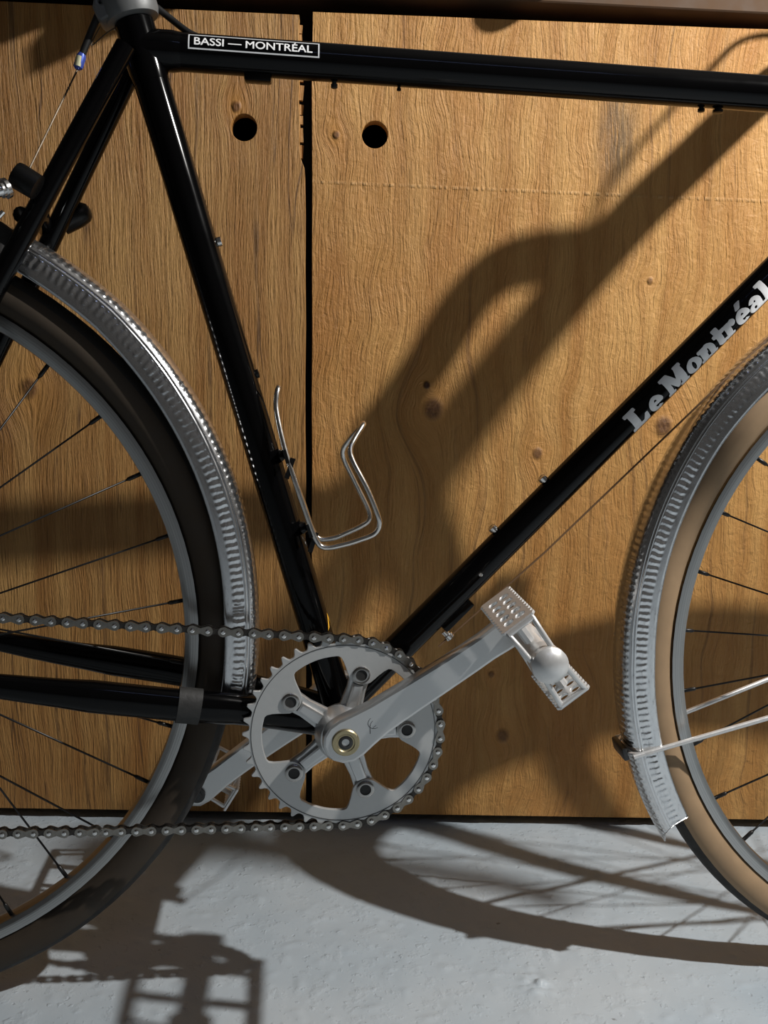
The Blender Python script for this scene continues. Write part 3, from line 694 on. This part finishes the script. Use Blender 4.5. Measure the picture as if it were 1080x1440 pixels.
# the raised pitch line just inside the teeth
bm = bmesh.new(); add_lathe(bm, [(.0795, -.0444), (.0800, -.0444), (.0800, -.0440), (.0795, -.0440)], BB, 'Y', 96, closed=True)
link('ring_groove', bm_mesh('ring_groove', bm), M['dark_steel'], ring)
CA = math.atan2(.1023, .1395)
def rot2(p, a): return (p[0] * math.cos(a) - p[1] * math.sin(a), p[0] * math.sin(a) + p[1] * math.cos(a))
bolts_a = [3.7 + 72 * k for k in range(5)]
crank = empty('crank_arm', (BB.x, -.06, BB.z), bike); tag(crank, 'polished right crank arm with five-arm spider')
for a in bolts_a:
    a_ = math.radians(a)
    prof = [(.012, -.0115), (.026, -.0098), (.040, -.0085), (.050, -.0092), (.056, -.0098), (.0620, -.0075), (.0648, -.003), (.0648, .003), (.0620, .0075), (.056, .0098), (.050, .0092), (.040, .0085), (.026, .0098), (.012, .0115)]
    lp = [rot2(p, a_) for p in prof]
    plate('spider_arm', [lp], -.0402, -.0335, M['arm_alloy'], crank, .0018, BB.x, BB.z)
    rib = [rot2(p, a_) for p in ((.014, -.0055), (.046, -.0048), (.046, .0048), (.014, .0055))]
    plate('spider_rib', [rib], -.0445, -.0385, M['arm_alloy'], crank, .0022, BB.x, BB.z)
    c_ = (BB.x + .055 * math.cos(a_), 0, BB.z + .055 * math.sin(a_))
    bm = bmesh.new(); add_lathe(bm, [(.0075, -.0438), (.0078, -.0452), (.0070, -.0458), (.0050, -.0458), (.0046, -.0450), (.0012, -.0449)], c_, 'Y', 20)
    o = link('chainring_bolt', bm_mesh('chainring_bolt', bm), M['bolt_steel'], ring); o.data.materials.append(M['matte_black'])
    for p_ in o.data.polygons:
        if math.hypot(p_.center.x - c_[0], p_.center.z - c_[2]) < .0050: p_.material_index = 1  # socket painted black to stand for the shade inside it
bm = bmesh.new(); add_lathe(bm, [(.010, -.034), (.025, -.034), (.0255, -.041), (.0235, -.049), (.0205, -.055), (.010, -.056)], BB, 'Y', 40)
link('crank_hub', bm_mesh('crank_hub', bm), M['arm_alloy'], crank)
def arm_outline(L):
    up = [(-.0195, 0), (-.0180, .0080), (-.0125, .0150), (-.004, .0190), (.006, .0192), (.018, .0172), (.035, .0150), (.07, .0136), (.11, .0126), (L - .030, .0122), (L - .014, .0132), (L - .004, .0138), (L + .006, .0122), (L + .012, .0070), (L + .0138, 0)]
    return up + [(x, -z) for x, z in reversed(up[1:-1])]
def crank_mesh(side, ang):
    # a solid arm that steps outwards towards the pedal
    out = arm_outline(.173); lp = [rot2(p, ang) for p in out]
    me = plate_mesh('crank_body', [lp], -.0075, .0075, .0026)
    d = Vector((math.cos(ang), 0, math.sin(ang)))
    bm = bmesh.new(); bm.from_mesh(me)
    bmesh.ops.triangulate(bm, faces=bm.faces)
    for _ in range(3):
        es = [e for e in bm.edges if e.calc_length() > .018]
        if es: bmesh.ops.subdivide_edges(bm, edges=es, cuts=1); bmesh.ops.triangulate(bm, faces=[f for f in bm.faces if len(f.verts) > 3])
    for v in bm.verts:
        t = min(1, max(0, (v.co.dot(d) - .01) / .12)); t = t * t * (3 - 2 * t)
        v.co.y = side * (.0605 + .0085 * t) + v.co.y * (1.0 - .12 * t)
        v.co.x += BB.x; v.co.z += BB.z + .0025
    bm.to_mesh(me); bm.free(); return me
link('crank_body', crank_mesh(-1, CA), M['arm_alloy'], crank, 35)
cb = Vector((BB.x, 0, BB.z + .0025))
bm = bmesh.new(); add_lathe(bm, [(.0062, -.0675), (.0118, -.0675), (.0118, -.0688), (.0108, -.0697), (.0080, -.0697), (.0072, -.0690), (.0062, -.0690)], cb, 'Y', 32, closed=True)
link('dust_ring', bm_mesh('dust_ring', bm), M['brass'], crank)
bm = bmesh.new(); add_lathe(bm, [(.0066, -.0660), (.0066, -.0686), (.0058, -.0692), (.0034, -.0692), (.0030, -.0670), (.0008, -.0668)], cb, 'Y', 6 * 4)
link('crank_bolt', bm_mesh('crank_bolt', bm), M['dark_steel'], crank)
# the maker's engraved roundel beside the bolt
d = Vector((math.cos(CA), 0, math.sin(CA))); n_ = Vector((-d.z, 0, d.x))
bm = bmesh.new(); c_ = cb + d * .030 + Vector((0, -.0683, 0))
add_sweep(bm, [c_ + d * .0062 * math.cos(a) + n_ * .0052 * math.sin(a) for a in [2 * PI * k / 24 for k in range(24)]], .00030, 5, closed=True)
add_sweep(bm, catmull([c_ + d * -.009 + n_ * -.006, c_ + d * -.004 + n_ * .001, c_ + d * .002 + n_ * .002, c_ + d * .001 + n_ * -.002, c_ + d * -.004 + n_ * -.003], 4), .00030, 5)
link('engraving', bm_mesh('engraving', bm), M['dark_steel'], crank)
lcrank = empty('crank_arm', (BB.x, .06, BB.z), bike); tag(lcrank, 'plain left crank arm behind the chainring')
CL = CA + math.radians(2.5)
body = crank_mesh(1, CL + PI)
link('crank_body', body, M['arm_alloy'], lcrank, 35)
LE = Vector((BB.x - .173 * math.cos(CL), 0, BB.z + .0025 - .173 * math.sin(CL)))
bm = bmesh.new(); add_lathe(bm, [(.0030, .0590), (.0045, .0590), (.0045, .0598), (.0078, .0598), (.0078, .062), (.003, .062)], LE, 'Y', 20)
link('pedal_thread', bm_mesh('pedal_thread', bm), M['dark_steel'], lcrank)

# --- pedals: barrel, two serrated cage plates, outer and inner end frames
def pedal(center, side, ang):
    p = empty('pedal', center, bike); a_ = math.radians(ang)
    dv = Vector((math.cos(a_), 0, math.sin(a_))); tv = Vector((-dv.z, 0, dv.x)); yv = Vector((0, side, 0)); c0 = Vector(center)
    def P(l, t, y): return c0 + dv * l + tv * t + yv * y
    def addm(name, bm, m): return link(name, bm_mesh(name, bm), m, p, 40)
    bm = bmesh.new(); add_sweep(bm, [P(0, 0, -.002), P(0, 0, .010), P(0, 0, .010), P(0, 0, .030), P(0, 0, .034), P(0, 0, .072), P(0, 0, .076), P(0, 0, .092)], [.0055, .0055, .0105, .0115, .0085, .0085, .0125, .0130], 24)
    addm('pedal_barrel', bm, M['pedal_alloy'])
    bm = bmesh.new(); add_sweep(bm, [P(0, 0, .0915), P(0, 0, .0920), P(0, 0, .0965), P(0, 0, .0985), P(0, 0, .1015), P(0, 0, .1025)], [.0132, .0138, .0138, .0120, .0075, .002], 28)
    addm('dust_cap', bm, M['pedal_alloy'])
    for e_ in (-1, 1):
        # serrated plate in the t-y plane at l = e_*.034
        tee = 13; top = []; bot = []
        for k in range(tee * 2 + 1):
            y = .009 + (.087 - .009) * k / (tee * 2); bow = .0022 * (1 - ((y - .05) / .036) ** 2)
            h = .0128 + (.0022 if k % 2 else 0.0)
            top.append((y, h)); bot.append((y, -h))
        loop = top + list(reversed(bot))
        holes = [circ(y, t, .0042, 12) for y in (.024, .037, .050, .063, .076) for t in (-.0052, .0052)]
        me = plate_mesh('cage_plate', [loop] + holes, -.0012, .0012, .0003)
        # local: x -> y axis, z -> t, y -> l
        mt = Matrix((( yv.x, dv.x, tv.x, 0), (yv.y, dv.y, tv.y, 0), (yv.z, dv.z, tv.z, 0), (0, 0, 0, 1)))
        me.transform(Matrix.Translation(c0 + dv * e_ * .0365) @ mt)
        link('cage_plate', me, M['pedal_alloy'], p, 30)
        for yy, rr in ((.0875, .0022), (.0125, .0020)):
            bm = bmesh.new()
            for t_ in (-1, 1):
                add_sweep(bm, [P(e_ * .0355, t_ * .0108, yy - .003 * (1 if yy > .05 else -1)), P(e_ * .0335, t_ * .0108, yy), P(e_ * .024, t_ * .0100, yy + (.002 if yy > .05 else 0)), P(e_ * .010, t_ * .0092, yy + (.004 if yy > .05 else 0))], rr, 10)
            add_sweep(bm, [P(e_ * .0345, -.0112, yy), P(e_ * .0345, .0112, yy)], rr, 10)
            addm('end_frame', bm, M['pedal_alloy'])
        bm = bmesh.new()
        add_sweep(bm, [P(e_ * .010, 0, .060), P(e_ * .0355, 0, .060)], .0045, 8)
        addm('cage_strut', bm, M['pedal_alloy'])
        bm = bmesh.new(); add_sweep(bm, [P(e_ * .009, 0, .025), P(e_ * .0355, 0, .025)], .0035, 8)
        addm('cage_strut', bm, M['pedal_alloy'])
    return p
PR = Vector((BB.x + .173 * math.cos(CA), -.077, BB.z + .0025 + .173 * math.sin(CA)))
pr = pedal(PR, -1, -51.5); tag(pr, 'right pedal with silver serrated cage')
pl = pedal(Vector((LE.x, .077, LE.z)), 1, -30); tag(pl, 'left pedal behind the rear tire')

# --- chain
RC = .0847
path = []
path.append(Vector((-.1481, 0, .1838)))
path.append(Vector((BB.x + .001, 0, BB.z - RC)))
for k in range(1, 60):
    a = math.radians(-90 + (176 * k / 59)); path.append(Vector((BB.x + RC * math.cos(a), 0, BB.z + RC * math.sin(a))))
CG = .0385
path.append(Vector((-.19, 0, .3698))); path.append(Vector((AR.x + CG * math.cos(math.radians(86)), 0, AR.z + CG * math.sin(math.radians(86)))))
for k in range(1, 16):
    a = math.radians(86 + 170 * k / 15); path.append(Vector((AR.x + CG * math.cos(a), 0, AR.z + CG * math.sin(a))))
path += [Vector((-.372, 0, .288)), Vector((-.362, 0, .27)), Vector((-.372, 0, .254)), Vector((-.404, 0, .222)), Vector((-.410, 0, .202)), Vector((-.398, 0, .188)), Vector((-.380, 0, .184)), Vector((-.1481, 0, .1838))]
pins = []; acc = 0.0; stepn = .0127
i = 0; cur = path[0].copy(); pins.append(cur.copy())
while i < len(path) - 1:
    # march by chord length
    q = path[i + 1]
    if (q - cur).length < stepn: i += 1; continue
    a_ = path[i] if (path[i] - cur).length < stepn else cur
    lo_, hi_ = 0.0, 1.0
    base = path[i] if (path[i] - cur).length < stepn else cur
    for _ in range(30):
        m_ = (lo_ + hi_) / 2
        if (base + (q - base) * m_ - cur).length < stepn: lo_ = m_
        else: hi_ = m_
    cur = base + (q - base) * lo_; pins.append(cur.copy())
    if len(pins) > 150: break
chain = empty('chain', (BB.x, -.042, BB.z), bike)
def link_outline(r, wst):
    o = []
    for k in range(9):
        a = math.radians(-120 + 240 * k / 8) ; o.append((.00635 + r * math.cos(a), r * math.sin(a)))
    o.append((0, wst))
    for k in range(9):
        a = math.radians(60 + 240 * k / 8); o.append((-.00635 + r * math.cos(a), r * math.sin(a)))
    o.append((0, -wst)); return o
def link_mesh(outer):
    bm = bmesh.new(); r, wst = (.0043, .0022) if outer else (.0040, .0022)
    for s in (-1, 1):
        ya, yb = (s * .0034, s * .0024) if outer else (s * .0021, s * .0013)
        A_ = [bm.verts.new((x, ya, z)) for x, z in link_outline(r, wst)]; B_ = [bm.verts.new((x, yb, z)) for x, z in link_outline(r, wst)]
        bm.faces.new(A_); bm.faces.new(list(reversed(B_)))
        for k in range(len(A_)): bm.faces.new((A_[k], B_[k], B_[(k + 1) % len(A_)], A_[(k + 1) % len(A_)]))
    for x in (-.00635, .00635):
        if outer: add_sweep(bm, [(x, -.0046, 0), (x, -.0041, 0), (x, .0046, 0)], [.0010, .0020, .0018], 8)
        else: add_cyl(bm, (x, -.0015, 0), (x, .0015, 0), .0038, 10)
    me = bm_mesh('outer_link' if outer else 'inner_link', bm); me.materials.append(M['chain_steel'] if outer else M['chain_inner']); me.materials.append(M['polished'])
    for p in me.polygons:
        if outer and p.center.y < -.00405: p.material_index = 1
    return me
lms = (link_mesh(True), link_mesh(False))
for k in range(len(pins) - 1):
    a, b = pins[k], pins[k + 1]; o = bpy.data.objects.new('outer_link' if k % 2 == 0 else 'inner_link', lms[k % 2]); C.objects.link(o); o.parent = chain
    mid = (a + b) / 2; o.location = Vector((mid.x, -.042, mid.z)) - WL['chain']; o.rotation_euler = (0, -math.atan2(b.z - a.z, b.x - a.x), 0)
# cog and rear derailleur (both just outside the picture)
cog = []
for k in range(20):
    for fr, r in ((-.5, .0355), (-.2, .038), (0, .0415), (.2, .038)): a = 2 * PI * (k + fr) / 20; cog.append((r * math.cos(a), r * math.sin(a)))
plate('cog', [cog, circ(0, 0, .017, 20)], -.0435, -.0405, M['dark_steel'], bike, 0, AR.x, AR.z)
der = empty('rear_derailleur', (-.385, -.05, .25), bike)
for c_ in ((-.385, .268), (-.395, .205)):
    pu = []
    for k in range(11):
        for fr, r in ((-.5, .016), (0, .0215)): a = 2 * PI * (k + fr) / 11; pu.append((r * math.cos(a), r * math.sin(a)))
    plate('pulley', [pu], -.0432, -.0408, M['black_plastic'], der, 0, *c_)
plate('derailleur_cage', [[(-.398, .275), (-.385, .283), (-.373, .272), (-.385, .203), (-.395, .193), (-.407, .203)]], -.0495, -.0475, M['dark_steel'], der, .0004)
plate('derailleur_body', [[(-.392, .345), (-.378, .345), (-.372, .31), (-.377, .262), (-.393, .262), (-.396, .31)]], -.075, -.058, M['alloy'], der, .003)

# --- bottle cage on the seat tube
near = [(-.0083, .5659), (-.0096, .5480), (-.0021, .5158), (.0070, .4890), (.0160, .4640), (.0265, .4375), (.0345, .4312), (.0500, .4340), (.0640, .4385), (.0760, .4438), (.0800, .4518), (.0777, .4617), (.0678, .4842), (.0562, .5053), (.0535, .5155), (.0575, .5245), (.0655, .5365)]
far = [(.0635, .5330), (.0545, .5200), (.0499, .5115), (.0515, .5020), (.0624, .4808), (.0745, .4575), (.0757, .4480), (.0690, .4420), (.0560, .4355), (.0443, .4305), (.0310, .4295), (.0240, .4390), (.0160, .4610), (.0072, .4850), (-.0023, .5125), (-.0098, .5460)]
ys_n = [-.006, -.014] + [-.022, -.025, -.025, -.025] + [-.025] * 4 + [-.026, -.027, -.026, -.022, -.019, -.014, -.004]
ys_f = [.008, .018, .021, .024, .026, .026, .025] + [.025] * 4 + [.025, .025, .025, .022, .014]
pts = [(x, y, z) for (x, z), y in zip(near, ys_n)] + [(x, y, z) for (x, z), y in zip(far, ys_f)]
cage = empty('bottle_cage', (.02, 0, .44), bike)
cp = catmull(pts, 6, closed=True)
tube('cage_wire', cp, .0024, M['cage_steel'], cage, 10, closed=True)
for (x, z) in ((-.0060, .5070), (.0150, .4440)):
    bm = bmesh.new(); q = Vector((x, 0, z)); e1 = q + SN * .011
    add_sweep(bm, [q - SN * .012, q - SN * .002, q + SN * .004], [.0065, .0065, .0040], 14)
    add_box(bm, q + SN * .0055, (.003, .054, .012), Matrix.Rotation(math.radians(-17), 3, 'Y') )
    add_box(bm, q + SN * .0055 + Vector((.0035, -.024, -.010)), (.004, .004, .018), Matrix.Rotation(math.radians(17), 3, 'Y'))
    link('cage_bracket', bm_mesh('cage_bracket', bm), M['black_plastic'], cage)

# --- fork, stem, handlebar (beyond the frame; they throw the shadow on the doors)
fork = empty('fork', (.52, 0, .70), bike)
CR = HT - HU * .135
for s in (-1, 1):
    tube('fork_blade', catmull([CR + Vector((0, s * .034, 0)), CR - HU * .10 + Vector((0, s * .040, 0)), CR - HU * .19 + Vector((.0, s * .046, 0)), Vector((.618, s * .050, .430)), Vector((.640, s * .051, .384)), AF + Vector((0, s * .052, 0))], 6), [.0125] * 8 + [.012, .0118, .0115, .011, .0108, .0105, .010, .0098, .0095, .009, .0088, .0085, .008, .0075, .007, .0065, .006, .006, .006, .0058, .0058, .0056, .0055], bp, fork, 16)
bm = bmesh.new(); add_box(bm, CR, (.032, .092, .024), Matrix.Rotation(math.radians(17), 3, 'Y')); bevel_all(bm, .008, 3); link('fork_crown', bm_mesh('fork_crown', bm), bp, fork)
head = HT + HU * .045
bar = empty('handlebar', (.605, 0, 1.018), bike)
tube('headset', [head, head + HU * .006, head + HU * .006, head + HU * .022, head + HU * .030], [.0175, .020, .022, .020, .014], M['alloy'], bike, 24)
q1 = head + HU * .085
tube('stem', catmull([head + HU * .022, Vector((.460, 0, .902)), Vector((.486, 0, .942)), Vector((.506, 0, .978)), Vector((.530, 0, 1.005)), Vector((.566, 0, 1.014)), Vector((.604, 0, 1.014))], 5), [.0175] * 5 + [.0165] * 20 + [.016] * 6, M['alloy'], bar, 18)
bp_pts = [(.640, -.235, 1.005), (.622, -.19, 1.012), (.610, -.10, 1.017), (.605, -.03, 1.018), (.605, .03, 1.018), (.609, .07, 1.017), (.613, .11, 1.016), (.620, .15, 1.015), (.632, .19, 1.012)]
tube('handlebar_tube', catmull(bp_pts, 6), .0185, M['matte_black'], bar, 18)
for s in (-1, 1):
    e0 = Vector(bp_pts[0] if s < 0 else bp_pts[-1]); e1 = e0 + Vector((-.05, s * .012, -.012)) if s < 0 else e0 + Vector((.05, .03, .0))
    tube('bar_end', [e0, e1], [.0185, .0170], M['rubber'], bar, 16)
tube('brake_cable', catmull([(.640, .21, 1.03), (.605, .148, 1.068), (.602, .10, 1.072), (.602, .057, 1.071), (.606, -.006, 1.066), (.612, -.03, 1.035), (.560, -.02, .985), (.500, -.012, .90)], 6), .0027, M['housing'], bar, 8)
for sd in (-1, 1):
    e0 = Vector(bp_pts[0] if sd < 0 else bp_pts[-1])
    tube('brake_lever', catmull([e0 + Vector((.010, sd * .012, .004)), e0 + Vector((.050, sd * .020, -.012)), e0 + Vector((.085, sd * .022, -.045)), e0 + Vector((.095, sd * .022, -.085))], 6), [.012] * 6 + [.008] * 13, M['alloy'], bar, 12)
